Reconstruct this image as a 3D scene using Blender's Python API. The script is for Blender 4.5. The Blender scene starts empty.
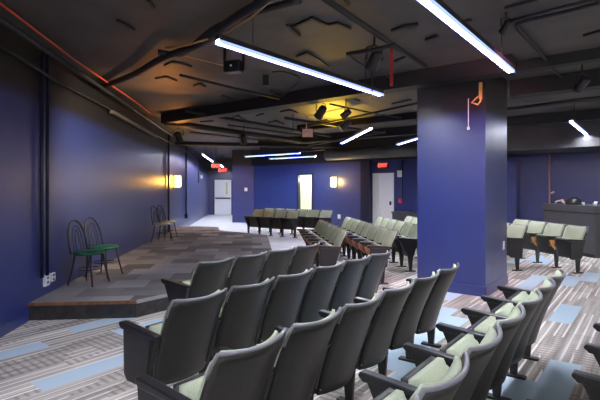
import bpy, bmesh, math, random
from mathutils import Vector, Matrix
random.seed(7)
C = bpy.context.scene
COL = C.collection
EYE = 1.58; F = 452.0; HZ = 189.0
# ---------------------------------------------------------------- camera
cd = bpy.data.cameras.new('camera'); cam = bpy.data.objects.new('camera', cd); COL.objects.link(cam)
cam.location = (0, 0, EYE); cam.rotation_euler = (math.pi/2, 0, 0)
cd.sensor_width = 36; cd.lens = 36*F/600; cd.shift_y = -(200-HZ)/600
cd.clip_start = .05; cd.clip_end = 200
C.camera = cam
# ---------------------------------------------------------------- world, exposure
w = bpy.data.worlds.new('world'); C.world = w; w.use_nodes = True
w.node_tree.nodes['Background'].inputs[0].default_value = (1.0, .96, .92, 1)
w.node_tree.nodes['Background'].inputs[1].default_value = .38
C.view_settings.view_transform = 'Standard'; C.view_settings.look = 'None'
C.view_settings.gamma = 1; C.view_settings.use_curve_mapping = False
C.view_settings.exposure = 1.7
TUBE_E = 62.0          # strength of the LED tubes
def spot(name, loc, target, power, color, size=1.2, blend=.8, radius=.08):
    ld = bpy.data.lights.new(name, 'SPOT'); ld.energy = power; ld.color = color
    ld.spot_size = size; ld.spot_blend = blend; ld.shadow_soft_size = radius
    o = bpy.data.objects.new(name, ld); COL.objects.link(o); o.location = loc
    o.rotation_euler = (Vector(target)-Vector(loc)).to_track_quat('-Z', 'Y').to_euler()
    return o
def point(name, loc, power, color, radius=.1):
    ld = bpy.data.lights.new(name, 'POINT'); ld.energy = power; ld.color = color; ld.shadow_soft_size = radius
    o = bpy.data.objects.new(name, ld); COL.objects.link(o); o.location = loc; return o
# warm gelled fixtures washing the ceiling
spot('amber_wash', (-2.5, 8.5, 2.6), (-2.3, 8.0, 3.4), 13, (1, .36, .08), 1.9)
spot('amber_wash', (-3.0, 11.3, 2.6), (-3.0, 11.0, 3.4), 14, (1, .36, .08), 1.9)
spot('yellow_wash', (.9, 12.2, 2.5), (.9, 11.2, 3.4), 120, (1, .60, .04), 1.5)
spot('brown_wash', (-.4, 2.5, 2.3), (-1.9, 4.0, 3.4), 2.5, (1, .55, .25), 2.0)
spot('warm_wall_wash', (-1.2, 6.5, 2.7), (-3.8, 8.0, 1.9), 150, (1, .76, .52), 1.6)

spot('magenta_wash', (2.2, 4.2, 2.9), (2.2, 7.2, 1.8), 90, (1, .36, .50), 1.5)
# ---------------------------------------------------------------- axes
def dirv(az): a = math.radians(az); return Vector((math.sin(a), math.cos(a), 0))
U = dirv(38); V = dirv(-52)          # column, beams, near seats
L = dirv(-6.06); N = dirv(-96.06)    # long left wall / normal towards it
def uv(u, v, z=0): return U*u + V*v + Vector((0, 0, z))
def gnd(px, py, z=0):                 # a point at height z seen at a photo pixel
    Z = F*(EYE-z)/(py-HZ); return Vector(((px-300)/F*Z, Z, z))
def at(px, Z, z=0): return Vector(((px-300)/F*Z, Z, z))
def lwall(Z): return -3.25 - (Z-5.37)*.1062
def hgt(py, Z): return EYE - (py-HZ)*Z/F
ROT_U = math.radians(52); ROT_L = math.atan2(.9944, -.1056); ROT_F = math.radians(142)
UA = math.radians(52)                 # z-rotation that turns local x into U (az 38)

# ---------------------------------------------------------------- materials
def mat(name, col, rough=.5, metal=0, spec=.5, emit=None, es=0):
    m = bpy.data.materials.new(name); m.use_nodes = True
    b = m.node_tree.nodes['Principled BSDF']
    b.inputs['Base Color'].default_value = (*col, 1); b.inputs['Roughness'].default_value = rough
    b.inputs['Metallic'].default_value = metal; b.inputs['Specular IOR Level'].default_value = spec
    if emit: b.inputs['Emission Color'].default_value = (*emit, 1); b.inputs['Emission Strength'].default_value = es
    return m
def noisy(name, c1, c2, scale, rough=.5, bump=0, spec=.5, detail=4, stretch=(1, 1, 1)):
    m = mat(name, c1, rough, 0, spec); nt = m.node_tree; b = nt.nodes['Principled BSDF']
    tc = nt.nodes.new('ShaderNodeTexCoord'); mp = nt.nodes.new('ShaderNodeMapping'); mp.inputs['Scale'].default_value = stretch
    n = nt.nodes.new('ShaderNodeTexNoise'); n.inputs['Scale'].default_value = scale; n.inputs['Detail'].default_value = detail
    r = nt.nodes.new('ShaderNodeValToRGB'); r.color_ramp.elements[0].color = (*c1, 1); r.color_ramp.elements[1].color = (*c2, 1)
    r.color_ramp.elements[0].position = .35; r.color_ramp.elements[1].position = .65
    nt.links.new(tc.outputs['Object'], mp.inputs[0]); nt.links.new(mp.outputs[0], n.inputs['Vector'])
    nt.links.new(n.outputs['Fac'], r.inputs[0]); nt.links.new(r.outputs[0], b.inputs['Base Color'])
    if bump:
        bp = nt.nodes.new('ShaderNodeBump'); bp.inputs['Strength'].default_value = bump; bp.inputs['Distance'].default_value = .02
        nt.links.new(n.outputs['Fac'], bp.inputs['Height']); nt.links.new(bp.outputs[0], b.inputs['Normal'])
    return m
M = {}
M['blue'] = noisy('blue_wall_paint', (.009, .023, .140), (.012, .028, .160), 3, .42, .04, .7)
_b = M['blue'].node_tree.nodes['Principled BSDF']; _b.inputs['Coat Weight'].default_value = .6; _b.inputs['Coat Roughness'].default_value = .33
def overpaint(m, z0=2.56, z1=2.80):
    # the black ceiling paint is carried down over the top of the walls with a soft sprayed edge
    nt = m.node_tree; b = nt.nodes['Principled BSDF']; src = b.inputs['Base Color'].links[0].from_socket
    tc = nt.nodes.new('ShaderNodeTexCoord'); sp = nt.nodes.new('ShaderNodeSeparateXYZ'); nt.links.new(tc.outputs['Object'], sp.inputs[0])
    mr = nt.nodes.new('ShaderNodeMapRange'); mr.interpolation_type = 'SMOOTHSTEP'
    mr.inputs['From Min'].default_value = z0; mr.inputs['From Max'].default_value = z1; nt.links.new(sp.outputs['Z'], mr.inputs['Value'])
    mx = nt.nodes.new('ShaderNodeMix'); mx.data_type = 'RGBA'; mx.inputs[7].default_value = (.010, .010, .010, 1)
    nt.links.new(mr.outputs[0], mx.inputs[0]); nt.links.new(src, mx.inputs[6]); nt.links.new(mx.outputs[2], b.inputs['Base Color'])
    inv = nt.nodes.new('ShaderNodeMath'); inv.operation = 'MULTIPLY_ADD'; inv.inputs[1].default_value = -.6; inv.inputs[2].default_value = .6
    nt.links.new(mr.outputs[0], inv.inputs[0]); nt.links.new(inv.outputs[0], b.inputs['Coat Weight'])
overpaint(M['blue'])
M['ceil'] = noisy('dark_ceiling', (.060, .052, .048), (.085, .076, .070), 2.2, .62, .25)
M['black'] = mat('black_paint', (.012, .012, .013), .6)
M['duct'] = noisy('painted_duct', (.05, .05, .05), (.075, .072, .068), 1.5, .5)
M['pipe'] = mat('dark_pipe', (.018, .018, .020), .45)
M['bluepipe'] = mat('navy_pipe', (.010, .014, .045), .35)
M['shell'] = noisy('charcoal_shell', (.013, .014, .0135), (.017, .018, .0175), 40, .40, .05)
M['rim'] = mat('rim_highlight_grey', (.17, .17, .19), .35)  # lamp highlight on the seat back's top edge put into a paler grey
M['arm'] = mat('black_armrest', (.012, .013, .016), .28)
M['steel'] = mat('black_steel', (.015, .015, .016), .4)
M['fabric'] = noisy('sage_fabric', (.38, .42, .30), (.43, .475, .35), 90, .95, .1, .2)
M['orange'] = noisy('amber_wood', (.70, .34, .09), (.85, .48, .16), 12, .4, 0, .5)
M['brown'] = noisy('brown_wood', (.20, .09, .05), (.28, .13, .07), 12, .45)
M['white'] = mat('white_plastic', (.75, .76, .78), .4)
M['door'] = mat('pale_door_paint', (.85, .87, .92), .45)
M['greendoor'] = mat('pale_green_paint', (.82, .86, .74), .5)
M['stage_side'] = noisy('black_stage_fascia', (.020, .020, .022), (.045, .042, .040), 9, .6, .3)
M['wood_edge'] = noisy('worn_wood_edge', (.16, .07, .03), (.30, .15, .06), 8, .5)
M['metal_edge'] = mat('aluminium_edge', (.45, .45, .47), .35, .6)
M['counter'] = noisy('grey_counter', (.050, .052, .062), (.060, .062, .072), 6, .45)
M['red'] = mat('red_plastic', (.6, .03, .02), .4)
M['cable'] = mat('red_cable', (.62, .07, .03), .5)
M['tan'] = mat('tan_cable', (.45, .25, .10), .5)
M['copper'] = mat('copper_pipe', (.62, .33, .33), .4, .1)
M['green'] = mat('green_vinyl', (.008, .10, .045), .3)
M['beige'] = mat('beige_vinyl', (.30, .29, .24), .4)
M['iron'] = mat('dark_iron', (.025, .022, .020), .35)
M['lamp'] = mat('led_diffuser', (.9, .9, .95), .5, emit=(.90, .92, 1.0), es=TUBE_E)
M['lampside'] = mat('blue_side_lens', (.03, .06, .30), .5, emit=(.22, .30, 1.0), es=.75)
M['fixture'] = mat('grey_fixture', (.13, .12, .105), .45)
M['sconce'] = mat('amber_glass', (.9, .6, .2), .4, emit=(1, .50, .05), es=7)
M['sconce2'] = mat('warm_glass', (.9, .7, .4), .4, emit=(1, .60, .16), es=6)
M['exit'] = mat('exit_red', (.5, .02, .02), .4, emit=(1, .06, .04), es=1.6)
M['exitback'] = mat('exit_housing', (.10, .02, .02), .5)
M['pale_grey'] = noisy('pale_grey_floor', (.50, .52, .56), (.60, .62, .66), 2.5, .45)
M['pink'] = noisy('weathered_sign', (.55, .35, .25), (.7, .55, .45), 8, .6)

def carpet():
    m = bpy.data.materials.new('plank_carpet'); m.use_nodes = True; nt = m.node_tree; b = nt.nodes['Principled BSDF']
    b.inputs['Roughness'].default_value = .95; b.inputs['Specular IOR Level'].default_value = .15
    N_ = nt.nodes.new; K = nt.links.new
    tc = N_('ShaderNodeTexCoord'); sp = N_('ShaderNodeSeparateXYZ'); K(tc.outputs['Object'], sp.inputs[0])
    at_ = N_('ShaderNodeAttribute'); at_.attribute_name = 'plank'
    sc = N_('ShaderNodeSeparateColor'); K(at_.outputs['Color'], sc.inputs[0])
    def mth(op, a, b_=None, c=None):
        n = N_('ShaderNodeMath'); n.operation = op
        for i, x in enumerate((a, b_, c)):
            if x is None: continue
            if isinstance(x, (int, float)): n.inputs[i].default_value = x
            else: K(x, n.inputs[i])
        return n.outputs[0]
    def noise(scale_vec, s, d=2):
        mp = N_('ShaderNodeMapping'); mp.inputs['Scale'].default_value = scale_vec
        K(tc.outputs['Object'], mp.inputs[0])
        n = N_('ShaderNodeTexNoise'); n.inputs['Scale'].default_value = s; n.inputs['Detail'].default_value = d
        K(mp.outputs[0], n.inputs['Vector']); return n.outputs['Fac']
    # lengthwise white lines: period 6.25 cm, in some planks and interrupted by noise
    fy = mth('FRACT', mth('MULTIPLY', sp.outputs['Y'], 12.0))
    lines = mth('LESS_THAN', fy, .24)
    lines = mth('MULTIPLY', lines, mth('LESS_THAN', sc.outputs[2], .36))
    # crosswise dark dashes, period 7 cm
    fx = mth('FRACT', mth('MULTIPLY', sp.outputs['X'], 14.0))
    dash = mth('MULTIPLY', mth('LESS_THAN', fx, .42), mth('GREATER_THAN', sc.outputs[2], .30))
    streak = noise((.6, 12, 1), 1.3, 3)
    ramp = N_('ShaderNodeValToRGB'); K(streak, ramp.inputs[0])
    e = ramp.color_ramp.elements; e[0].position = .34; e[0].color = (.34, .30, .265, 1); e[1].position = .66; e[1].color = (.64, .585, .53, 1)
    def mix(f, a, b_, mode='MIX'):
        n = N_('ShaderNodeMix'); n.data_type = 'RGBA'; n.blend_type = mode
        if isinstance(f, float): n.inputs[0].default_value = f
        else: K(f, n.inputs[0])
        for i, x in ((6, a), (7, b_)):
            if isinstance(x, tuple): n.inputs[i].default_value = x
            else: K(x, n.inputs[i])
        return n.outputs[2]
    c = mix(mth('MULTIPLY', dash, .55), ramp.outputs[0], (.22, .20, .18, 1))
    c = mix(mth('MULTIPLY', lines, .8), c, (.90, .87, .84, 1))
    # per plank tone
    tone = mth('ADD', mth('MULTIPLY', sc.outputs[1], .35), .80)
    tm = N_('ShaderNodeVectorMath'); tm.operation = 'SCALE'; K(c, tm.inputs[0]); K(tone, tm.inputs['Scale'])
    fine = noise((1, 1, 1), 90, 2)
    bl = mix(mth('MULTIPLY', fine, .6), (.44, .57, .66, 1), (.58, .69, .77, 1))
    c = mix(sc.outputs[0], tm.outputs[0], bl)
    K(c, b.inputs['Base Color'])
    return m
M['carpet'] = carpet()
def stage_carpet():
    m = bpy.data.materials.new('stage_carpet_tiles'); m.use_nodes = True; nt = m.node_tree; b = nt.nodes['Principled BSDF']
    b.inputs['Roughness'].default_value = .95; b.inputs['Specular IOR Level'].default_value = .15
    tc = nt.nodes.new('ShaderNodeTexCoord')
    mp = nt.nodes.new('ShaderNodeMapping'); mp.inputs['Rotation'].default_value[2] = math.radians(-6.06)
    nt.links.new(tc.outputs['Object'], mp.inputs[0])
    br = nt.nodes.new('ShaderNodeTexBrick'); nt.links.new(mp.outputs[0], br.inputs[0])
    br.inputs['Scale'].default_value = 1; br.inputs['Brick Width'].default_value = .5; br.inputs['Row Height'].default_value = .5
    br.inputs['Mortar Size'].default_value = .0; br.inputs['Bias'].default_value = -.1
    br.inputs['Color1'].default_value = (.08, .076, .078, 1); br.inputs['Color2'].default_value = (.42, .40, .40, 1)
    n = nt.nodes.new('ShaderNodeTexNoise'); n.inputs['Scale'].default_value = 1.0; n.inputs['Detail'].default_value = 3
    mp2 = nt.nodes.new('ShaderNodeMapping'); mp2.inputs['Scale'].default_value = (1.2, 3, 1); nt.links.new(tc.outputs['Object'], mp2.inputs[0])
    nt.links.new(mp2.outputs[0], n.inputs['Vector'])
    r = nt.nodes.new('ShaderNodeValToRGB'); r.color_ramp.elements[0].position = .35; r.color_ramp.elements[0].color = (.16, .145, .14, 1)
    r.color_ramp.elements[1].position = .65; r.color_ramp.elements[1].color = (.32, .29, .28, 1)
    nt.links.new(n.outputs['Fac'], r.inputs[0])
    mx = nt.nodes.new('ShaderNodeMix'); mx.data_type = 'RGBA'; mx.inputs[0].default_value = .3
    nt.links.new(br.outputs[0], mx.inputs[6]); nt.links.new(r.outputs[0], mx.inputs[7]); nt.links.new(mx.outputs[2], b.inputs['Base Color'])
    return m
M['stagecarpet'] = stage_carpet()

# ---------------------------------------------------------------- mesh helpers
def obj(name, bm, m, parent=None, loc=None, rotz=0, smooth=False, bevel=0, kind=None, bang=None):
    me = bpy.data.meshes.new(name)
    bmesh.ops.recalc_face_normals(bm, faces=bm.faces)
    bm.to_mesh(me); bm.free()
    if smooth:
        for p in me.polygons: p.use_smooth = True
    me.materials.append(m)
    o = bpy.data.objects.new(name, me); COL.objects.link(o)
    if parent: o.parent = parent
    if loc is not None: o.location = loc
    o.rotation_euler = (0, 0, rotz)
    if bevel:
        md = o.modifiers.new('bevel', 'BEVEL'); md.width = bevel; md.segments = 2; md.limit_method = 'ANGLE'
    if kind: o['kind'] = kind
    return o
def box(bm, x0, x1, y0, y1, z0, z1, mtx=None):
    vs = [bm.verts.new((x, y, z)) for x in (x0, x1) for y in (y0, y1) for z in (z0, z1)]
    for f in ((0, 1, 3, 2), (4, 6, 7, 5), (0, 4, 5, 1), (2, 3, 7, 6), (0, 2, 6, 4), (1, 5, 7, 3)): bm.faces.new([vs[i] for i in f])
    if mtx: bmesh.ops.transform(bm, matrix=mtx, verts=vs)
    return bm
def nb(*a, **k): return box(bmesh.new(), *a, **k)
def prism_yz(bm, pts, x0, x1):
    a = [bm.verts.new((x0, y, z)) for y, z in pts]; b = [bm.verts.new((x1, y, z)) for y, z in pts]
    bm.faces.new(a); bm.faces.new(b[::-1]); n = len(pts)
    for i in range(n): bm.faces.new((a[i], a[(i+1) % n], b[(i+1) % n], b[i]))
    return bm
def prism_xy(bm, pts, z0, z1):
    a = [bm.verts.new((x, y, z0)) for x, y in pts]; b = [bm.verts.new((x, y, z1)) for x, y in pts]
    bm.faces.new(a); bm.faces.new(b[::-1]); n = len(pts)
    for i in range(n): bm.faces.new((a[i], a[(i+1) % n], b[(i+1) % n], b[i]))
    return bm
def sheet(fn, off, nu=14, nv=10):
    """closed slab: fn(s,t) front point, off(s,t) offset vector to the back point"""
    bm = bmesh.new(); A = []; B = []
    for j in range(nv+1):
        for i in range(nu+1):
            p = fn(-1+2*i/nu, j/nv); A.append(bm.verts.new(p)); B.append(bm.verts.new(p+off(-1+2*i/nu, j/nv)))
    k = nu+1
    for j in range(nv):
        for i in range(nu):
            q = (j*k+i, j*k+i+1, (j+1)*k+i+1, (j+1)*k+i)
            bm.faces.new([A[x] for x in q]); bm.faces.new([B[x] for x in reversed(q)])
    for i in range(nu):
        bm.faces.new((A[i], B[i], B[i+1], A[i+1])); t = nv*k
        bm.faces.new((A[t+i+1], B[t+i+1], B[t+i], A[t+i]))
    for j in range(nv):
        a, b = j*k, (j+1)*k
        bm.faces.new((A[b], B[b], B[a], A[a])); a += nu; b += nu
        bm.faces.new((A[a], B[a], B[b], A[b]))
    return bm
def tube(bm, pts, r, n=8, closed=False):
    pts = [Vector(p) for p in pts]; rings = []; m = len(pts)
    ref = None
    for i, p in enumerate(pts):
        if closed: d = (pts[(i+1) % m]-pts[i-1]).normalized()
        else: d = (pts[min(i+1, m-1)]-pts[max(i-1, 0)]).normalized()
        if ref is None: ref = Vector((0, 0, 1)) if abs(d.z) < .9 else Vector((1, 0, 0))
        x = (ref-d*ref.dot(d)).normalized(); y = d.cross(x); ref = x
        rr = r[i] if isinstance(r, (list, tuple)) else r
        rings.append([bm.verts.new(p+(x*math.cos(2*math.pi*k/n)+y*math.sin(2*math.pi*k/n))*rr) for k in range(n)])
    for i in range(m if closed else m-1):
        a, b = rings[i], rings[(i+1) % m]
        for k in range(n): bm.faces.new((a[k], a[(k+1) % n], b[(k+1) % n], b[k]))
    if not closed: bm.faces.new(rings[0][::-1]); bm.faces.new(rings[-1])
    return bm
def nt_(*a, **k): return tube(bmesh.new(), *a, **k)
def lathe(bm, prof, n=20, c=(0, 0, 0)):
    rings = [[bm.verts.new((c[0]+r*math.cos(2*math.pi*k/n), c[1]+r*math.sin(2*math.pi*k/n), c[2]+z)) for k in range(n)] for r, z in prof]
    for a, b in zip(rings, rings[1:]):
        for k in range(n): bm.faces.new((a[k], a[(k+1) % n], b[(k+1) % n], b[k]))
    bm.faces.new(rings[0][::-1]); bm.faces.new(rings[-1]); return bm
def curve_pts(ctrl, n=8):
    c = [Vector(p) for p in ctrl]; out = []
    c = [c[0]*2-c[1]]+c+[c[-1]*2-c[-2]]
    for i in range(1, len(c)-2):
        for k in range(n):
            t = k/n
            out.append(.5*((2*c[i])+(c[i+1]-c[i-1])*t+(2*c[i-1]-5*c[i]+4*c[i+1]-c[i+2])*t*t+(3*c[i]-c[i-1]-3*c[i+1]+c[i+2])*t**3))
    out.append(c[-2]); return out
def empty(name, loc, rotz, label, cat, group=None):
    o = bpy.data.objects.new(name, None); COL.objects.link(o); o.location = loc; o.rotation_euler = (0, 0, rotz)
    o.empty_display_size = .1; return tag(o, label, cat, group)
def tag(o, label, cat, group=None):
    o['label'] = label; o['category'] = cat
    if group: o['group'] = group
    return o
def copy_tree(o, parent=None):
    c = o.copy(); COL.objects.link(c)
    if parent: c.parent = parent
    for ch in list(o.children): copy_tree(ch, c)
    return c
def struct(name, bm, m, **k): return obj(name, bm, m, kind='structure', **k)
MU = Matrix.Rotation(math.radians(52), 4, 'Z')   # local (x,y) -> (U,V)

# ================================================================ SETTING
CZ = 3.4
# floor: carpet planks 1.0 x 0.25 m laid along U
def inside(p, poly):
    r = False; n = len(poly)
    for i in range(n):
        a, b = poly[i], poly[(i+1) % n]
        if (a[1] > p.y) != (b[1] > p.y) and p.x < (b[0]-a[0])*(p.y-a[1])/(b[1]-a[1])+a[0]: r = not r
    return r
blue_px = [(558, 316), (553, 378), (543, 392), (507, 380), (495, 396), (75, 329), (122, 333), (98, 362), (3, 355), (592, 273), (578, 281),
           (530, 284), (518, 289), (452, 300), (424, 335), (412, 342), (385, 382), (352, 352), (440, 318), (380, 345), (566, 308)]
bm = bmesh.new(); lay = bm.loops.layers.color.new('plank')
i0, i1, j0, j1 = -6, 26, -44, 76
blue = set()
for px, py in blue_px:
    g = gnd(px, py); u, v = g.dot(U), g.dot(V); j = math.floor(v/.25); i = math.floor(u-((j*.37) % 1)); blue.add((i, j))
for j in range(j0, j1):
    off = (j*.37) % 1
    for i in range(i0, i1):
        u, v = i+off, j*.25
        ctr = uv(u+.5, v+.12)
        if ctr.y > 30 or ctr.x > 13 or ctr.y < -4 or ctr.x < lwall(ctr.y)-1.2: continue
        f = bm.faces.new([bm.verts.new((a, b, 0)) for a, b in ((u, v), (u+1, v), (u+1, v+.25), (u, v+.25))])
        isb = 1.0 if ((i, j) in blue or (ctr.y > 7 and random.random() < .10)) else 0.0
        t = random.random()
        for l in f.loops: l[lay] = (isb, t, random.random(), 1)
struct('floor', bm, M['carpet'], rotz=math.radians(52))
# note: rotation by 52 deg turns local x into U (az 38)

# pale grey area of the floor beyond the stage
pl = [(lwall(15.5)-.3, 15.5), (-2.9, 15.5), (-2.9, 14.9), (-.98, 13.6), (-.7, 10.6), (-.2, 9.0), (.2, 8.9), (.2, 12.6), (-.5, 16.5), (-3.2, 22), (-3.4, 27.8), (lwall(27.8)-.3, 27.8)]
struct('trim_1', prism_xy(bmesh.new(), pl, -.02, .006), M['pale_grey'])

# left wall (runs along L)
def strip(bm, p, q, z0, z1, th, side=1):
    d = (q-p).normalized(); n = Vector((-d.y, d.x, 0))*th*side
    prism_xy(bm, [(p.x, p.y), (q.x, q.y), (q.x+n.x, q.y+n.y), (p.x+n.x, p.y+n.y)], z0, z1); return bm
pL0 = Vector((lwall(-1), -1, 0)); pL1 = Vector((lwall(27.6), 27.6, 0))
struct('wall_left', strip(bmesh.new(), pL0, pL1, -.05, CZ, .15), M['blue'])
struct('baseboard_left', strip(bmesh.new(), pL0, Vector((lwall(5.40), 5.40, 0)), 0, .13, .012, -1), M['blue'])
# exit wall (perpendicular to L) with the door
P = N*-1.0
e0 = pL1.copy(); e1 = e0+P*2.6
dl, dr = at(212.6, 27.3).x, at(231.0, 27.3).x
def onE(x): t = (x-e0.x)/P.x; return e0+P*t
bm = bmesh.new(); strip(bm, e0, onE(dl), 0, CZ, .15); strip(bm, onE(dr), e1, 0, CZ, .15); strip(bm, onE(dl), onE(dr), 2.2, CZ, .15)
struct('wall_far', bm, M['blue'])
ang = math.atan2(P.y, P.x)
dw = (onE(dr)-onE(dl)).length
d = struct('door_1', nb(.05, dw-.05, 0, .05, .01, 2.15), M['door'], loc=onE(dl)+L*.04, rotz=ang)
obj('door_frame', box(box(nb(0, .05, -.03, .1, 0, 2.2), dw-.05, dw, -.03, .1, 0, 2.2), 0, dw, -.03, .1, 2.15, 2.2), M['bluepipe'], parent=d)
obj('push_bar', nb(.1, dw-.1, -.06, -.01, .98, 1.05), M['steel'], parent=d)
obj('door_lite', nb(dw*.66, dw*.76, -.01, 0, 1.25, 2.0), mat('brass_glass', (.65, .62, .30), .3), parent=d)
# closet block left of the blue wall
bk = at(253.8, 21.1); bl = at(232, 21.1)
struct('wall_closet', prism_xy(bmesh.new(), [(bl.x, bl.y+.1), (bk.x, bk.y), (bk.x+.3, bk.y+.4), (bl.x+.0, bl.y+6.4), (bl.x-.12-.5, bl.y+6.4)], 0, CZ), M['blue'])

# wall W at u = 15.33
WU = 15.33
def wpt(px, z=0, du=0):
    k = (px-300)/F; Z = (WU+du)/(k*U.x+U.y); return Vector((k*Z, Z, z))
def wv(px): return wpt(px).dot(V)
vC = wv(253.8)+.05
segs = [(vC, wv(297.5), 0), (wv(313.5), wv(363), 0), (wv(363), wv(372.5), .25), (wv(372.5), -3.2, 0)]
bm = bmesh.new()
op = (wv(297.5), wv(313)); dd = (wv(373), wv(394)); HD = 2.18
TOPB = 2.66
for a, b in ((vC, op[0]), (op[1], dd[0]), (dd[1], -3.2)): box(bm, WU, WU+.15, min(a, b), max(a, b), 0, TOPB)
box(bm, WU, WU+.15, op[1], op[0], HD, TOPB); box(bm, WU, WU+.15, dd[1], dd[0], HD, TOPB)
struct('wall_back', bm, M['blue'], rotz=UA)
struct('trim_2', nb(WU-.12, WU+.15, -3.2, vC, TOPB, CZ), M['black'], rotz=UA)       # black band over the wall
struct('trim_3', nb(WU-.22, WU-.01, wv(372.3), wv(363.3), 0, TOPB), M['bluepipe'], rotz=UA)   # dark navy strip on the wall
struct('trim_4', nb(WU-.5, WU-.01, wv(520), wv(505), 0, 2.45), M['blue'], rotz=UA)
# lit alcove behind the first opening
bm = bmesh.new()
box(bm, WU+.15, WU+1.3, op[1]-.1, op[1], 0, HD); box(bm, WU+.15, WU+1.3, op[0], op[0]+.1, 0, HD)
box(bm, WU+1.3, WU+1.4, op[1]-.1, op[0]+.1, 0, HD); box(bm, WU+.15, WU+1.3, op[1]-.1, op[0]+.1, HD, HD+.1)
struct('wall_alcove', bm, M['greendoor'], rotz=UA)
point('alcove_lamp', uv(WU+.6, (op[0]+op[1])/2, 2.0), 6, (.95, 1, .80), .1)
bm = bmesh.new(); box(bm, WU-.03, WU+.15, op[0]-.05, op[0]+.01, 0, HD+.05); box(bm, WU-.03, WU+.15, op[1]-.01, op[1]+.05, 0, HD+.05); box(bm, WU-.03, WU+.15, op[1], op[0], HD, HD+.05)
struct('trim_5', bm, M['bluepipe'], rotz=UA)
# door 2, pale
dw0, dw1 = dd[1], dd[0]
d2 = struct('door_2', nb(WU+.03, WU+.08, dw0+.04, dw1-.22, .01, HD-.04), M['door'], rotz=UA)
obj('door_frame', box(box(nb(WU-.03, WU+.15, dw1-.22, dw1, 0, HD), WU-.03, WU+.15, dw0, dw0+.04, 0, HD), WU-.03, WU+.15, dw0, dw1, HD-.04, HD), M['white'], parent=d2)
obj('handle', nb(WU-.04, WU+.03, dw0+.12, dw0+.17, .98, 1.12), M['steel'], parent=d2)
# right-hand bulkhead
struct('trim_6', nb(WU-2.0, WU-.12, -3.2, wv(500), 2.64, CZ), M['duct'], rotz=UA)
# ceiling
cp = [(lwall(-4)-.1, -4), (13, -4), (13, 14), (6, 19), (-2, 24.5), (-3, 28), (lwall(28)-.1, 28)]
struct('ceiling', prism_xy(bmesh.new(), cp, CZ, CZ+.15), M['ceil'])
# column
cb = nb(6.87, 8.10, 1.93, 2.98, 0, CZ)
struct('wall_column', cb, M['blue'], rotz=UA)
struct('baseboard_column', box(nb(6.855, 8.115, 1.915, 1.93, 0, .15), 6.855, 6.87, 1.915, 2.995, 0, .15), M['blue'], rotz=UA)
# beams
def beam(n, u0, u1, v0, v1, z0, m='black'): struct('trim_%d' % n, nb(u0, u1, v0, v1, z0, CZ), M[m], rotz=UA)
beam(7, 6.55, 6.83, 1.5, 9.4, 3.17)
beam(8, 8.15, 8.45, -6, 1.9, 3.14)
beam(9, 6.95, 7.12, -6, 1.9, 3.26)
beam(10, 12.2, 12.5, -3, 11.5, 3.16)
beam(11, 10.1, 10.3, 3, 8.0, 3.24)
beam(12, 13.9, 14.2, -3, 13.0, 3.05)

# stage
A = Vector((lwall(5.43)+.0, 5.43, 0)); B = Vector((-2.01, 5.55, 0))
st = [(A.x-.1, A.y-.01), (B.x, B.y), (-.365, 7.65), (-.98, 13.46), (-2.67, 15.0), (-2.94, 16.3), (lwall(16.9)-.1, 16.9)]
struct('trim_14', prism_xy(bmesh.new(), st, 0, .19), M['stage_side'])
struct('trim_15', prism_xy(bmesh.new(), st, .19, .212), M['stagecarpet'])
struct('trim_16', strip(bmesh.new(), A, B, .178, .216, .025, -1), M['wood_edge'])
struct('trim_17', strip(bmesh.new(), B, Vector((-.365, 7.65, 0)), .178, .216, .025, -1), M['metal_edge'])

# ceiling step ledges (chevrons): dark folded edges in the ceiling boards
def ceil_pt(px, py, z=3.38): Z = F*(z-EYE)/(HZ-py); return Vector(((px-300)/F*Z, Z, z))
n = 18
for pts in ([(292, 27), (312, 18), (328, 25), (338, 23), (351, 29)], [(296, 57), (307, 53), (320, 60), (329, 67)],
            [(164, 66), (172, 62), (183, 64), (192, 67)], [(155, 79), (166, 77), (177, 81)], [(119, 21), (135, 30)],
            [(150, 1), (155, 8)], [(391, 31), (403, 26), (418, 24)], [(394, 62), (408, 55)], [(396, 76), (412, 72), (420, 75)],
            [(269, 107), (280, 105), (292, 107)], [(230, 118), (238, 116), (246, 120)], [(583, 36), (600, 31)],
            [(571, 55), (600, 49)], [(505, 8), (536, 0)], [(425, 40), (436, 36)], [(347, 0), (350, 5)],
            [(193, 86), (200, 84), (206, 87)], [(289, 26), (300, 36)], [(450, 25), (470, 20)], [(224, 96), (232, 99)], [(280, 112), (290, 110), (298, 113)], [(316, 122), (326, 120), (332, 123)], [(256, 116), (262, 114)], [(398, 118), (412, 114)], [(392, 104), (410, 100)], [(200, 122), (212, 121)], [(268, 123), (276, 121), (284, 124)], [(345, 100), (352, 98), (360, 101)]):
    g = [ceil_pt(*p) for p in pts]; bm = bmesh.new()
    w0 = .030*min(1.6, g[0].y/4)
    for a, b in zip(g, g[1:]): strip(bm, a-(b-a)*.02, b+(b-a)*.02, 3.375, CZ, w0)
    struct('trim_%d' % n, bm, M['black']); n += 1

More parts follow.
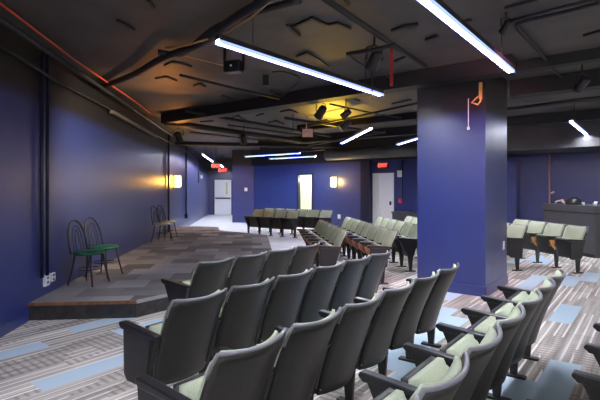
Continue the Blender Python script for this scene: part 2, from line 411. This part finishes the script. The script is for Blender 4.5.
# ================================================================ THEATRE CHAIRS
# local frame: x across, +y the way the sitter faces, origin on the floor under the top of the back
BW = .25
def back_fn(hw, zb, zt, rnd=.018, cur=.055, lift=0):
    def f(s, t):
        z = zb+(zt-zb)*t
        yy = .20*(.86-z)/.53 + cur*s*s + .02*math.sin(math.pi*min(1, max(0, t)))
        q = max(0, (t-(1-rnd/(zt-zb)))/(rnd/(zt-zb)))
        k = hw*(1-.10*(1-t)**2)*(1-(.06 if rnd < .05 else .22)*(1-math.sqrt(max(0, 1-q*q))))
        return Vector((s*k, yy+lift, z-.012*(1-s*s)*t))
    return f
def make_shell():
    return sheet(back_fn(.240, .245, .86), lambda s, t: Vector((0, .018, .004)), 12, 12)
def make_rim():
    f = back_fn(.242, .30, .862)
    pts = [f(s, 1.0) for s in [-1+i/7 for i in range(15)]]
    pts = [f(-1, .80)]+[f(-1, .9)]+pts+[f(1, .9), f(1, .80)]
    return nt_([p+Vector((0, .010, 0)) for p in pts], .011, 6)
def pad(fn, th, nu=12, nv=10):
    def off(s, t):
        e = (1-abs(s)**4)*(1-abs(2*t-1)**4); return Vector((0, th*(.35+.65*e), 0))
    return sheet(fn, off, nu, nv)
def make_cushion(): return pad(back_fn(.234, .40, .862, rnd=.09, lift=.022), .055)
def lean(s, t, hw, y0, y1, z0, z1, d):       # folded-up seat surface
    k = hw*(1-.10*max(0, (t-.75)/.25)**2)
    return Vector((s*k, y0+(y1-y0)*t+d, z0+(z1-z0)*t))
def make_pan():
    return sheet(lambda s, t: lean(s, t, .222, .31, .385, .25, .625, 0), lambda s, t: Vector((0, .03+.02*(1-s*s)*math.sin(math.pi*t), .006)), 8, 8)
def make_seat_pad():
    def off(s, t):
        e = (1-abs(s)**4)*(1-abs(2*t-1)**5); return Vector((0, -(.035+.075*e), .02*e))
    return sheet(lambda s, t: lean(s, t, .215, .305, .377, .28, .635, -.001), off, 10, 10)
def prof_std(x):
    return prism_yz(bmesh.new(), [(.565, .605), (.50, .47), (.40, .30), (.37, .02), (.32, .02), (.30, .26), (.245, .42), (.18, .60)], x-.016, x+.016)
def arm_bm(x):
    bm = bmesh.new()
    prof = [(.60, .650), (.612, .628), (.58, .600), (.19, .594), (.17, .600), (.175, .622), (.35, .634)]
    return prism_yz(bm, prof, x-.030, x+.030)
def foot_bm(x): return nb(x-.03, x+.03, .25, .44, 0, .02)
def bracket_bm(x):
    return prism_yz(bmesh.new(), [(.535, .565), (.49, .45), (.40, .36), (.36, .39), (.43, .46), (.40, .52), (.30, .55), (.24, .52), (.22, .56)], x-.026, x+.026)
def panel_bm(x): return prism_yz(bmesh.new(), [(.545, .60), (.535, .30), (.50, .26), (.31, .26), (.27, .30), (.22, .60)], x-.032, x+.020)
MESH = {}
def part(name, key, bmf, m, parent, smooth=False, bevel=0):
    if key not in MESH:
        o = obj(name, bmf(), m, parent, smooth=smooth, bevel=bevel); MESH[key] = o.data; return o
    o = bpy.data.objects.new(name, MESH[key]); COL.objects.link(o); o.parent = parent
    if bevel:
        md = o.modifiers.new('bevel', 'BEVEL'); md.width = bevel; md.segments = 2; md.limit_method = 'ANGLE'
    return o
def standard(root, x, kx, orange=False, panel=False):
    part('standard', 'std'+kx, lambda: prof_std(x), M['steel'], root)
    part('armrest', 'arm'+kx, lambda: arm_bm(x), M['arm'], root, bevel=.008)
    part('foot', 'foot'+kx, lambda: foot_bm(x), M['steel'], root)
    if orange:
        b = part('bracket', 'brk'+kx+str(orange), lambda: bracket_bm(x), M['brown' if orange == 'brown' else 'orange'], root); b['label'] = 'wooden scroll bracket under the armrest'
    if panel: part('end_panel', 'pan'+kx, lambda: panel_bm(x), M['steel'], root, bevel=.005)
def make_chair(orange=False, endl=False, right=False):
    root = bpy.data.objects.new('theater_chair', None); COL.objects.link(root); root.empty_display_size = .1
    sh = part('back_shell', 'shell', make_shell, M['shell'], root, smooth=True)
    part('rim', 'rim', make_rim, M['rim'], sh, smooth=True)
    part('back_cushion', 'bc', make_cushion, M['fabric'], root, smooth=True)
    part('seat_pan', 'pan', make_pan, M['shell'], root, smooth=True)
    part('seat_cushion', 'sc', make_seat_pad, M['fabric'], root, smooth=True)
    standard(root, -.26, 'L', orange, endl)
    if right: standard(root, .26, 'R', orange, False)
    return root
PROTO = {}
ORD = ['first', 'second', 'third', 'fourth', 'fifth', 'sixth', 'seventh', 'eighth', 'ninth', 'tenth']
def row(start, d, rot, n, label, group, orange=False, panel=False, inset=.26, pitch=.52):
    for i in range(n):
        key = (orange, panel and i == 0, i == n-1)
        if key not in PROTO: PROTO[key] = o = make_chair(*key)
        else: o = copy_tree(PROTO[key])
        p = start+d*(pitch*(i+.5)); o.location = (p.x, p.y, 0); o.rotation_euler = (0, 0, rot)
        tag(o, label(i, n), 'theater seat', group)
def lab(tail, end, far):
    def f(i, n):
        return '%s seat %s, %s' % (ORD[i], end, tail) if i < n-1 else 'last seat %s, %s' % (far, tail)
    return f
row(uv(1.29, 1.42), U, ROT_U, 6, lab('foremost row of dark seat backs turned to the camera', 'from the left', 'at the right end'), 'front row of dark-backed theater seats', panel=False)
row(uv(1.75, 2.36), U, ROT_U, 6, lab('second row of dark seat backs with boxy end panel', 'from the left', 'at the right end'), 'second row of dark-backed theater seats', panel=True)
row(uv(2.84, 3.43), U, ROT_U, 4, lab('row of dark seat backs nearest the carpeted stage', 'from the left', 'at the right end'), 'dark-backed row beside the stage')
row(uv(.99, .58), U, ROT_U, 7, lab('row at bottom right with sage cushions showing', 'from the camera end', 'at the far end'), 'right foreground row with sage cushions')
row(uv(2.17, -.28), U, ROT_U, 4, lab('row cut off at the right edge of the photo', 'from the camera end', 'at the far end'), 'row at the right edge of the photo')
def row_L(x, z, n, tail, group, **k):
    row(Vector((x, z, 0)), L, k.pop('rot', ROT_L), n, lab(tail, 'from the near end', 'at the far end'), group, **k)
row_L(.86, 7.55, 6, 'middle section row closest to the stage', 'middle section front row', orange='brown', panel=True)
row_L(1.71, 7.55, 8, 'middle section second row from the stage', 'middle section second row', orange='brown', panel=True)
row_L(2.46, 8.70, 6, 'middle section third row, left of the big column', 'middle section third row')
row_L(3.24, 8.90, 6, 'middle section fourth row, partly behind the big column', 'middle section fourth row')
row_L(4.50, 8.80, 3, 'short row just right of the big column', 'row right of the column', panel=True, pitch=.60, rot=math.radians(106))
row_L(5.50, 8.52, 4, 'row between the column and the grey counter', 'row beside the grey counter', orange=True, panel=True, pitch=.60, rot=math.radians(106))
row(uv(11.75, 9.12), V, ROT_F, 4, lab('front row of far section against the blue back wall', 'from the right', 'at the left end'), 'far section front row')
row(uv(12.70, 8.45), V, ROT_F, 6, lab('back row of far section against the blue back wall', 'from the right', 'at the left end'), 'far section back row')

# ================================================================ STAGE CHAIRS (bent hoop back)
def hoop_chair(loc, rot, seatm, label, group):
    r = empty('hoop_back_chair', loc, rot, label, 'chair', group)
    # local +y = front
    obj('seat', lathe(bmesh.new(), [(.18, .43), (.215, .435), (.22, .455), (.20, .475), (.05, .482)], 24), seatm, r, smooth=True)
    def hoop(w, h, y0, lean_):
        pts = []
        for i in range(19):
            a = math.pi*i/18; x = -w*math.cos(a); z = math.sin(a)
            zz = .44+(h-.44)*(z**.8 if z > 0 else 0)
            pts.append((x*(1 - .10*(1-z)), y0-lean_*((zz-.44)/.45), zz))
        return pts
    obj('back_hoop', nt_(hoop(.205, .91, -.15, .10), .015, 8), M['iron'], r, smooth=True)
    for w, h in ((.115, .83), (.05, .78)):
        obj('inner_hoop', nt_(hoop(w, h, -.155, .09), .008, 6), M['iron'], r, smooth=True)
    for sx in (-1, 1):
        for sy in (-1, 1):
            obj('leg', nt_([(sx*.13, sy*.13, .44), (sx*.155, sy*.155, .22), (sx*.19, sy*.20, 0)], [.014, .013, .010], 8), M['iron'], r, smooth=True)
    obj('stretcher', nt_([(.155*math.cos(a), .155*math.sin(a), .22) for a in [i*math.pi/10 for i in range(20)]], .008, 6, closed=True), M['iron'], r, smooth=True)
    return r
SZ = .213
FR = math.radians(-103)
def stage_chair(px, Z, dx, m, lb, rot=FR): hoop_chair((lwall(Z)+dx-.03, Z, SZ), rot, m, lb, 'hoop back chairs on the stage')
stage_chair(0, 6.52, .36, M['green'], 'black hoop back chair with green seat beside the wall outlets')
stage_chair(0, 7.12, .38, M['green'], 'black hoop back chair with green seat, the farther of the near pair')
stage_chair(0, 11.8, .36, M['beige'], 'black hoop back chair with pale seat, nearer of the far pair')
stage_chair(0, 12.5, .38, M['beige'], 'black hoop back chair with pale seat, farthest along the stage wall')

# ================================================================ LIGHTS ON THE CEILING
def led(p, q, label, group='linear ceiling lamps', w_=.065):
    p = Vector(p); q = Vector(q); c = (p+q)/2; ln = (q-p).length; rz = math.atan2(q.y-p.y, q.x-p.x)
    r = empty('linear_lamp', (c.x, c.y, p.z), rz, label, 'ceiling lamp', group)
    obj('diffuser', nb(-ln/2+.01, ln/2-.01, -w_*.42, w_*.42, .010, .016), M['lamp'], r)
    for s in (-1, 1): obj('side_lens', nb(-ln/2+.005, ln/2-.005, s*w_*.46-.002, s*w_*.46+.002, -.006, .030), M['lampside'], r)
    obj('housing', nb(-ln/2, ln/2, -w_/2, w_/2, .03, .08), M['steel'], r)
    for s in (-1, 1): obj('hanger', nt_([(s*ln*.35, 0, .08), (s*ln*.35, 0, CZ-p.z)], .005, 6), M['steel'], r)
TZ = 2.94
def tpt(px, py, z=TZ): Z = F*(z-EYE)/(HZ-py); return Vector(((px-300)/F*Z, Z, z))
led(tpt(217, 43), tpt(382, 96), 'glowing linear lamp crossing above the rows of dark seats')
b2 = tpt(512, 73); led(b2, b2-U*3.1, 'large glowing linear lamp running off the top of the photo')
c3 = tpt(571, 122); led(c3, c3+U*3.3, 'short glowing linear lamp at far right near the bulkhead')
led(tpt(341, 144), tpt(371, 129), 'glowing linear lamp left of the column, over the middle seats')
c5 = tpt(397, 145); led(c5, c5-L*3.3, 'glowing linear lamp partly hidden by the column')
c6 = tpt(300, 153.5, 2.92); led(c6, c6+V*2.9, 'upper of two level lamps above the far seats')
c7 = tpt(320, 157, 2.84); led(c7-U*.3, c7-U*.3+V*2.4, 'lower of two level lamps above the far seats')
led(tpt(203, 155), tpt(213, 162), 'small distant lamp high beside the left wall')
e8 = Vector((-4.2, 24.0, TZ-.12)); led(e8, e8+L*2.2, 'tiny farthest lamp just behind the red exit signs')
# lamps near camera; those right of frame and behind the column added for brightness
for u, v, dd_, lb_ in ((-2.2, 1.2, U, 'linear lamp behind the camera, in line with the longest lamp'), (-2.2, -2.6, U, 'linear lamp farthest back to the right of the camera'),
                  (2.2, -3.4, U, 'added linear lamp to the right of the frame, nearer one'), (5.8, -4.4, U, 'added linear lamp to the right of the frame, farther one'),
                  (-3.0, 3.6, U, 'linear lamp to the left of the camera'), (9.0, 3.0, U*.6, 'added linear lamp, unseen behind the big column')):
    p = uv(u, v, TZ); led(p, p+dd_*3.1, lb_)

# long unlit fixture high on the left wall
p0 = Vector((lwall(8.3)+.10, 8.3, 3.0)); p1 = Vector((lwall(12.3)+.10, 12.3, 3.0))
r = empty('wall_batten', (p0+p1)/2, math.atan2(p1.y-p0.y, p1.x-p0.x), 'long grey unlit batten high on the left wall', 'light fixture')
obj('batten', nb(-2, 2, -.035, .035, -.03, .03), M['fixture'], r)
for x in (-1.8, 0, 1.8): obj('bracket', nb(x-.02, x+.02, .03, .10, -.02, .02), M['steel'], r)

# sconces
def sconce(loc, rz, m, label, col, pw):
    r = empty('wall_sconce', loc, rz, label, 'wall lamp')
    obj('back_plate', nb(-.13, .13, -.02, 0, -.22, .22), M['fixture'], r)
    obj('shade', lathe(bmesh.new(), [(.10, -.19), (.115, -.15), (.115, .15), (.10, .19)], 16, (0, -.10, 0)), m, r, smooth=True)
    point('sconce_glow', Vector(loc)+Matrix.Rotation(rz, 3, 'Z')@Vector((0, -.35, 0)), pw, col, .12)
lw = Vector((lwall(15.5), 15.5, 1.84)); sconce(lw+Vector((.02, 0, 0)), math.radians(90+6), M['sconce'], 'amber glowing sconce on the left wall past the far chairs', (1, .5, .08), 8)
w2 = wpt(335, 1.86); sconce(w2-U*.01, math.radians(-38), M['sconce2'], 'warm glowing sconce on the blue back wall', (1, .62, .25), 12)

# exit signs
def exit_sign(loc, rz, label, hang=True, w_=.34, h=.22):
    r = empty('exit_sign', loc, rz, label, 'exit sign')
    obj('housing', nb(-w_/2, w_/2, -.03, .03, -h/2, h/2), M['exitback'], r, bevel=.01)
    c = bpy.data.curves.new('lettering', 'FONT'); c.body = 'EXIT'; c.size = h*.92; c.align_x = 'CENTER'; c.align_y = 'CENTER'; c.extrude = .004
    tmp = bpy.data.objects.new('tmp', c); COL.objects.link(tmp); me = bpy.data.meshes.new_from_object(tmp); bpy.data.objects.remove(tmp)
    t = bpy.data.objects.new('lettering', me); COL.objects.link(t); t.parent = r; t.location = (0, -.036, 0); t.rotation_euler = (math.pi/2, 0, 0)
    me.materials.clear(); me.materials.append(M['exit']); t['label'] = 'glowing red letters'
    if hang: obj('stem', nt_([(0, 0, h/2), (0, 0, CZ-loc[2])], .012, 6), M['steel'], r)
p = at(216, 20, 2.60); exit_sign(p, 0, 'red hanging exit sign, upper left of the pair')
p = at(222.8, 24, 2.56); exit_sign(p, 0, 'red hanging exit sign, lower right of the pair', w_=.40, h=.25)
p = wpt(383, 0, -.5); p.z = hgt(165.5, p.y); exit_sign(p, math.radians(-38), 'red exit sign above the pale door left of the column', w_=.34, h=.2)

# ================================================================ WALL FITTINGS
def wall_pipe(px, z0, z1, r, m, label, off=.05):
    k = (px-300)/F; Z = (-3.25+5.37*.1062)/(k+.1062); x = lwall(Z)+off
    o = obj('wall_conduit', nt_([(x, Z, z0), (x, Z, z1)], r, 10), m, smooth=True); tag(o, label, 'conduit', 'conduits on the left wall'); return x, Z
wall_pipe(38, .47, 3.3, .022, M['bluepipe'], 'thick navy conduit on the left wall, left of two')
wall_pipe(43.5, .47, 3.3, .022, M['bluepipe'], 'thick navy conduit on the left wall, right of two')
wall_pipe(167, .22, 3.3, .035, M['pipe'], 'dark vertical conduit on the left wall before the sconce')
xx, ZZ = wall_pipe(185, .55, 3.3, .035, M['bluepipe'], 'vertical conduit with small box end beyond the amber sconce')
o = obj('junction_box', nb(-.06, .06, -.09, .09, -.09, .09), M['bluepipe'], loc=(xx, ZZ, .5)); tag(o, 'small navy junction box low under the wall conduit', 'junction box')
wall_pipe(197.5, 1.9, 3.0, .03, M['pipe'], 'short vertical conduit ending at a small white device')
def outlet(px, py, Z_, wdt, hg, label):
    k = (px-300)/F; Z = (-3.25+5.37*.1062)/(k+.1062); r = empty('wall_outlet', (lwall(Z)+.012, Z, hgt(py, Z)), math.radians(96), label, 'outlet')
    obj('plate', nb(-wdt/2, wdt/2, -.02, .012, -hg/2, hg/2), M['white'], r, bevel=.003)
    for z in (-.028, .028): obj('socket', nb(-.02, .02, -.026, -.018, z-.014, z+.014), M['fixture'], r)
outlet(45.3, 280, 0, .14, .15, 'white outlet box at the foot of the navy conduits')
outlet(51.2, 277, 0, .12, .11, 'smaller white outlet right of the conduit outlet')
k = (200.5-300)/F; Z = (-3.25+5.37*.1062)/(k+.1062)
o = obj('wall_sensor', nb(-.06, .04, -.07, .07, -.09, .09), M['white'], loc=(lwall(Z)+.07, Z, hgt(177, Z)), bevel=.01); tag(o, 'small white sensor on the left wall near the exit door', 'sensor')
o = obj('light_switch', nb(-.07, .07, -.03, .0, -.08, .08), M['white'], loc=at(246, 21.09, 1.56), bevel=.005); tag(o, 'small white switch on the wall block beside the exit door', 'switch')
def on_W(name, px, z, sx, sz, m, label, cat, dep=.03, du=0):
    p = wpt(px, z, -.005-du); o = obj(name, nb(-dep, 0, -sx/2, sx/2, -sz/2, sz/2), m, loc=p, rotz=UA, bevel=.004); return tag(o, label, cat)
on_W('wall_outlet', 339.3, .47, .12, .17, M['white'], 'white outlet low on the blue back wall', 'outlet')
on_W('alarm_strobe', 400, hgt(173.5, 16.2), .17, .24, M['white'], 'white alarm strobe box right of the pale door', 'alarm', .06)
on_W('fire_pull', 400.5, hgt(201, 16.2), .13, .15, M['red'], 'small red fire pull right of the pale door', 'fire alarm', .05)
p = wpt(402.5, 0, -.06)
o = obj('wall_conduit', nt_([(p.x, p.y, 1.2), (p.x, p.y, 2.65)], .02, 8), M['pipe'], smooth=True); tag(o, 'thin black conduit between alarm strobe and red fire pull', 'conduit')
# low cabinet by the back wall
p = wpt(407, 0, -.45)
r = empty('low_cabinet', p, UA, 'low dark grey cabinet by the back wall beside the door', 'cabinet')
obj('body', nb(-.25, .25, -.45, .45, .04, .74), M['counter'], r, bevel=.005)
obj('top', nb(-.28, .28, -.48, .48, .74, .78), M['duct'], r, bevel=.005)
# column fittings
p = uv(6.87, 1.93)
o = obj('light_switch', nb(-.045, .045, -.012, 0, -.07, .07), M['white'], loc=uv(7.88, 1.929, .66), rotz=UA, bevel=.003); tag(o, 'white switch plate on the narrow side of the column', 'switch')
r = empty('hanging_clamp', uv(6.84, 2.0, 2.92), UA, 'orange clamp hanging high on the column corner', 'clamp')
obj('strap', nb(-.015, .015, -.03, .01, -.02, .22), M['orange'], r)
obj('clamp_loop', nt_([(0, -.01, .04), (0, .05, .0), (0, .12, -.06), (0, .03, -.10), (0, -.01, -.05)], .014, 8, closed=True), M['orange'], r, smooth=True)
r2 = obj('pull_cord', nt_([(-.02, .16, 0), (-.02, .16, -.42)], .006, 6), M['white'], r); obj('cord_knob', nb(-.035, -.005, .145, .175, -.46, -.42), M['white'], r2)

# ================================================================ COUNTER AND WHAT STANDS ON IT
cn = Vector((6.70, 10.27, 0))
r = empty('grey_counter', cn, math.atan2(L.y, L.x), 'dark grey control counter right of the column', 'counter')
# local x along L, local -y to the right
obj('body', nb(.03, 1.85, -.95, -.03, 0, 1.0), M['counter'], r)
obj('plinth', nb(.05, 1.83, -.93, -.02, 0, .08), M['black'], r)
obj('reveal', nb(.02, 1.86, -.96, -.02, 1.0, 1.03), M['black'], r)
obj('top', nb(0, 1.88, -.98, 0, 1.03, 1.19), M['counter'], r, bevel=.004)
obj('handle', nb(-.03, .03, -.5, -.15, .80, .84), M['steel'], r)
Lr = math.atan2(L.y, L.x)
def on_counter(a, b, z=1.19): q = cn+L*a+(-N)*b; q.z = z; return q
c = on_counter(1.05, .28)
r = empty('equipment_case', c, Lr, 'black domed case lying on the grey counter', 'case')
obj('dome', lathe(bmesh.new(), [(.19, 0), (.20, .04), (.185, .10), (.13, .155), (.05, .18)], 20), M['arm'], r, smooth=True)
obj('strap', nt_(curve_pts([(-.18, .0, .06), (-.1, .0, .17), (0, .0, .20), (.12, 0, .15), (.19, 0, .05)], 5), .012, 6), M['steel'], r, smooth=True)
c = on_counter(1.45, .25)
o = obj('coiled_strap', nt_(curve_pts([(-.25, 0, .02), (-.12, .06, .06), (0, -.03, .10), (.14, .05, .06), (.25, -.02, .02)], 6), .022, 8), M['pink'], loc=c, rotz=Lr, smooth=True); tag(o, 'pale brown strap heaped left of the black case', 'strap')
for i, (a, b, h, m, lb) in enumerate(((.62, .2, .07, 'white', 'white cup nearest the black case on the counter'), (.45, .35, .05, 'pale_grey', 'small pale cup in the middle of the counter'), (.22, .2, .10, 'white', 'tall white cup near the end of the counter'))):
    o = obj('cup', lathe(bmesh.new(), [(.028, 0), (.036, h), (.030, h), (.024, .012)], 14), M[m], loc=on_counter(a, b), smooth=True); tag(o, lb, 'cup', 'cups on the counter')
# copper pipe behind
p = wpt(549.5, 0, -.06)
r = obj('copper_pipe', nt_([(p.x, p.y, .0), (p.x, p.y, 2.63)], .024, 10), M['copper'], smooth=True); tag(r, 'thin pinkish copper pipe rising behind the grey counter', 'pipe')
obj('valve', nt_([(p.x+.02, p.y-.05, 1.45), (p.x+.08, p.y-.11, 1.50)], .03, 8), M['white'], r)

# ================================================================ CEILING SERVICES
def run(name, pts, r, m, label, cat='pipe', n=8, smooth_curve=False, group=None):
    pts = [Vector(p) for p in pts]
    if smooth_curve: pts = curve_pts(pts, 8)
    o = obj(name, nt_(pts, r, n), M[m], smooth=True); return tag(o, label, cat, group)
def cp_(px, py, z): Z = F*(z-EYE)/(HZ-py); return Vector(((px-300)/F*Z, Z, z))
run('red_cable', [Vector((-2.95, 3.0, 3.33)), cp_(0, 3, 3.33), cp_(72, 58, 3.30), cp_(104, 80, 3.33), cp_(140, 105, 3.3), cp_(150, 113, 3.38)], .013, 'cable', 'long red cable along the dark ceiling at upper left', 'cable', 6)
run('wall_top_conduit', [(lwall(2)+.07, 2, 3.08), (lwall(5)+.07, 5, 3.06), (lwall(6)+.07, 6, 3.02), (lwall(9)+.07, 9, 3.06), (lwall(20)+.07, 20, 3.06)], .022, 'black', 'black conduit running along the top of the left wall', 'conduit')
run('wall_top_conduit', [(lwall(2)+.2, 2, 3.25), (lwall(20)+.2, 20, 3.25)], .03, 'pipe', 'black conduit close under the ceiling above the left wall', 'conduit')
run('ceiling_pipe', [cp_(165, 122, 3.18), cp_(300, 141, 3.18)], .07, 'black', 'thick black ceiling pipe past the beam, lower one')
run('ceiling_pipe', [cp_(185, 111, 3.22), cp_(330, 136, 3.22)], .035, 'black', 'thinner black ceiling pipe just past the first beam')
run('ceiling_pipe', [cp_(180, 75, 3.30), cp_(300, 104, 3.30)], .022, 'black', 'thin black pipe on the ceiling behind the small speaker')
run('ceiling_pipe', [cp_(318, -6, 3.32), cp_(397, 48, 3.32), cp_(425, 66, 3.32)], .030, 'black', 'black pipe slanting across the ceiling toward the column')
run('ceiling_pipe', [cp_(175, 143, 3.1), cp_(420, 149, 3.1)], .06, 'black', 'black pipe running level above the far lamps')
run('ceiling_pipe', [cp_(240, 146, 3.12), cp_(300, 147, 3.12), cp_(385, 132, 3.12)], .03, 'duct', 'brownish pipe bending up toward the lit ceiling')
run('ceiling_pipe', [cp_(508, 109, 3.1), cp_(608, 97, 3.1)], .035, 'pipe', 'dark level pipe right of the column, above the bulkhead')
run('ceiling_pipe', [cp_(600, 3, 3.34), cp_(560, 13, 3.34), cp_(522, 22, 3.34), cp_(517, 27, 3.34), cp_(530, 42, 3.34), cp_(548, 62, 3.34), cp_(555, 72, 3.34), cp_(573, 84, 3.34)], .020, 'black', 'bent black conduit on the ceiling right of the largest lamp', 'conduit', smooth_curve=True)
run('ceiling_pipe', [cp_(602, -2, 3.30), cp_(560, 8, 3.30), cp_(505, 22, 3.30)], .018, 'black', 'black conduit at upper right, above the bent one', 'conduit')
run('flexible_duct', [cp_(88, 92, 3.40), cp_(110, 84, 3.33), cp_(135, 74, 3.30), cp_(163, 58, 3.27), cp_(200, 44, 3.28), cp_(232, 20, 3.28), cp_(262, 2, 3.28), cp_(285, -15, 3.28)], .045, 'black', 'black flexible hose sweeping over the ceiling at upper left', 'hose', smooth_curve=True)
run('flexible_duct', [cp_(158, 52, 3.3), cp_(182, 54, 3.3), cp_(200, 40, 3.3), cp_(215, 28, 3.3), cp_(250, 14, 3.3), cp_(300, 0, 3.3)], .035, 'black', 'thinner black hose crossing above the sweeping one', 'hose', smooth_curve=True)
run('tan_cable', [cp_(224, 34, 3.25), cp_(250, 18, 3.25), cp_(262, 8, 3.25), cp_(271, 0, 3.25)], .011, 'tan', 'tan cable crossing the hose near the top of the photo', 'cable', 6)
run('tan_cable', [cp_(165, 48, 3.27), cp_(188, 45, 3.24), cp_(208, 39, 3.25)], .012, 'tan', 'short tan cable left of the long lamp end', 'cable', 6)
run('tan_cable', [cp_(185, 56, 3.33), cp_(225, 66, 3.33)], .006, 'tan', 'faint thin cable leading to the ceiling speaker', 'cable', 6)
run('air_duct', [wpt(425, 2.86, -1.3), wpt(327, 2.86, -1.3)], .21, 'duct', 'round dark air duct along the top of the back wall', 'duct', 20)
run('ceiling_pipe', [cp_(228, 125, 3.3), cp_(330, 139, 3.3)], .02, 'black', 'thin black pipe between the two thicker ceiling pipes')
run('ceiling_pipe', [cp_(285, 118, 3.25), cp_(350, 128, 3.25), cp_(418, 138, 3.25)], .03, 'black', 'black pipe passing under the yellow ceiling patch')
run('ceiling_pipe', [cp_(300, 128, 3.2), cp_(345, 119, 3.2), cp_(418, 103, 3.2)], .022, 'black', 'thin black pipe crossing the yellow ceiling patch diagonally')
run('ceiling_pipe', [cp_(330, 104, 3.3), cp_(372, 113, 3.3), cp_(420, 121, 3.3)], .018, 'black', 'thin black pipe between yellow ceiling patch and column')
run('ceiling_pipe', [cp_(190, 132, 3.2), cp_(250, 139, 3.2), cp_(330, 144, 3.2)], .02, 'duct', 'thin brownish pipe over the far exit corner')
o = obj('drop_rod', nt_([cp_(293, 114, 3.4), cp_(293, 114, 3.4)-Vector((0, 0, .45))], .01, 6), M['black']); tag(o, 'thin black rod hanging left of the pinkish board', 'rod')
# speaker near the long lamp
p = cp_(234, 67, 3.13)
r = empty('ceiling_speaker', p, math.radians(-20), 'small black speaker box on the ceiling below the long lamp', 'speaker')
obj('cabinet', nb(-.11, .11, -.07, .07, -.075, .075), M['arm'], r, bevel=.015)
obj('yoke', box(box(nb(-.14, -.125, -.02, .02, -.05, .25), .125, .14, -.02, .02, -.05, .25), -.14, .14, -.02, .02, .235, .25), M['steel'], r)
obj('indicator', nb(-.01, .01, -.088, -.078, -.01, .01), M['white'], r)
p = cp_(266, 83, 3.28); o = obj('junction_box', nb(-.05, .05, -.05, .05, -.05, .12), M['steel'], loc=p); tag(o, 'square black junction box on the ceiling under the long lamp', 'junction box')
run('loop_cable', [cp_(272, 72, 3.36), cp_(285, 72, 3.36), cp_(300, 80, 3.36), cp_(280, 96, 3.30), cp_(270, 91, 3.34)], .012, 'black', 'looping black cable beside the square junction box', 'cable', 6, True)
def can(px, py, z, rz, label, m='steel', s=1.0, lit=None):
    p = cp_(px, py, z); r = empty('stage_light', p, rz, label, 'stage light', 'ceiling stage lights')
    prof = [(.055*s, .14*s), (.075*s, .12*s), (.085*s, -.10*s), (.095*s, -.13*s), (.08*s, -.13*s)]
    c = obj('can', lathe(bmesh.new(), prof, 18), M[m], r, smooth=True); c.rotation_euler = (math.radians(55), 0, 0)
    obj('yoke', nt_([(-.11*s, 0, 0), (-.11*s, 0, .16*s), (0, 0, .20*s), (.11*s, 0, .16*s), (.11*s, 0, 0)], .010, 6), M['steel'], r)
    obj('stem', nt_([(0, 0, .19*s), (0, 0, CZ-z)], .012, 6), M['steel'], r)
    if lit: l_ = obj('lens', lathe(bmesh.new(), [(.07*s, -.132*s), (.02*s, -.138*s)], 16), lit, r); l_.rotation_euler = (math.radians(55), 0, 0)
LENS = mat('warm_lens', (.9, .8, .6), .4, emit=(1, .75, .45), es=3)
LENS2 = mat('dim_amber_lens', (.9, .4, .1), .4, emit=(1, .35, .08), es=.9)
can(178.5, 137, 2.95, 0, 'stage light with pale glowing lens near the left wall', s=1.1, lit=LENS)
can(243.5, 139, 2.98, 0, 'stage light with dull orange lens left of the hanging board', s=1.1, lit=LENS2)
can(321, 112, 3.12, .5, 'black stage light against the yellow lit ceiling', s=1.0)
can(345, 125, 3.05, 1.6, 'black stage light beside the yellow lit ceiling patch', s=1.0)
can(346, 114, 3.1, 1.2, 'black stage light, highest by the yellow ceiling patch', s=.8)
can(374.5, 60, 3.12, .3, 'black stage light left of the dangling red strap', s=.9, lit=LENS2)
can(582, 84, 3.1, .2, 'small black stage light above the right-hand lamp', s=.8)
can(506, 27, 3.25, .2, 'small ceiling light just right of the largest lamp', s=.5)
can(305, 166, 2.75, 0, 'tiny pale fixture under the black band of the back wall', m='white', s=.8)
run('rigging_bar', [cp_(347, 54, 3.2), cp_(372, 50, 3.2), cp_(395, 45, 3.2)], .025, 'black', 'short black rigging bar with fixtures left of the column', 'bar')
run('loop_cable', [cp_(349, 54, 3.25), cp_(358, 62, 3.2), cp_(375, 70, 3.2), cp_(392, 79, 3.2)], .010, 'black', 'black cable drooping from the rigging bar', 'cable', 6, True)
p = cp_(391.5, 46, 3.36)
o = obj('red_strap', nb(-.02, .02, -.006, .006, -.50, 0), mat('dark_red_webbing', (.30, .02, .03), .8), loc=p); tag(o, 'dark red strap dangling from the ceiling left of the column', 'strap')
p = cp_(374, 66, 3.1)
o = obj('cord', nt_([(p.x, p.y+.15, 3.4), (p.x, p.y+.15, 2.72)], .008, 6), M['black']); tag(o, 'thin black rope hanging behind the rigged stage light', 'cord')  # black cord of the stage light, carried up to the ceiling
# hanging board
p = at(307.5, 11.2, 0); 
r = empty('hanging_board', (p.x, p.y, hgt(133, 11.2)), 0, 'small pinkish board hanging from a strap above the far seats', 'sign')
obj('board', nb(-.13, .13, -.012, .012, -.10, .10), M['pink'], r)
obj('strap', nb(-.04, -.01, -.006, .006, .10, CZ-hgt(133, 11.2)), M['pink'], r)
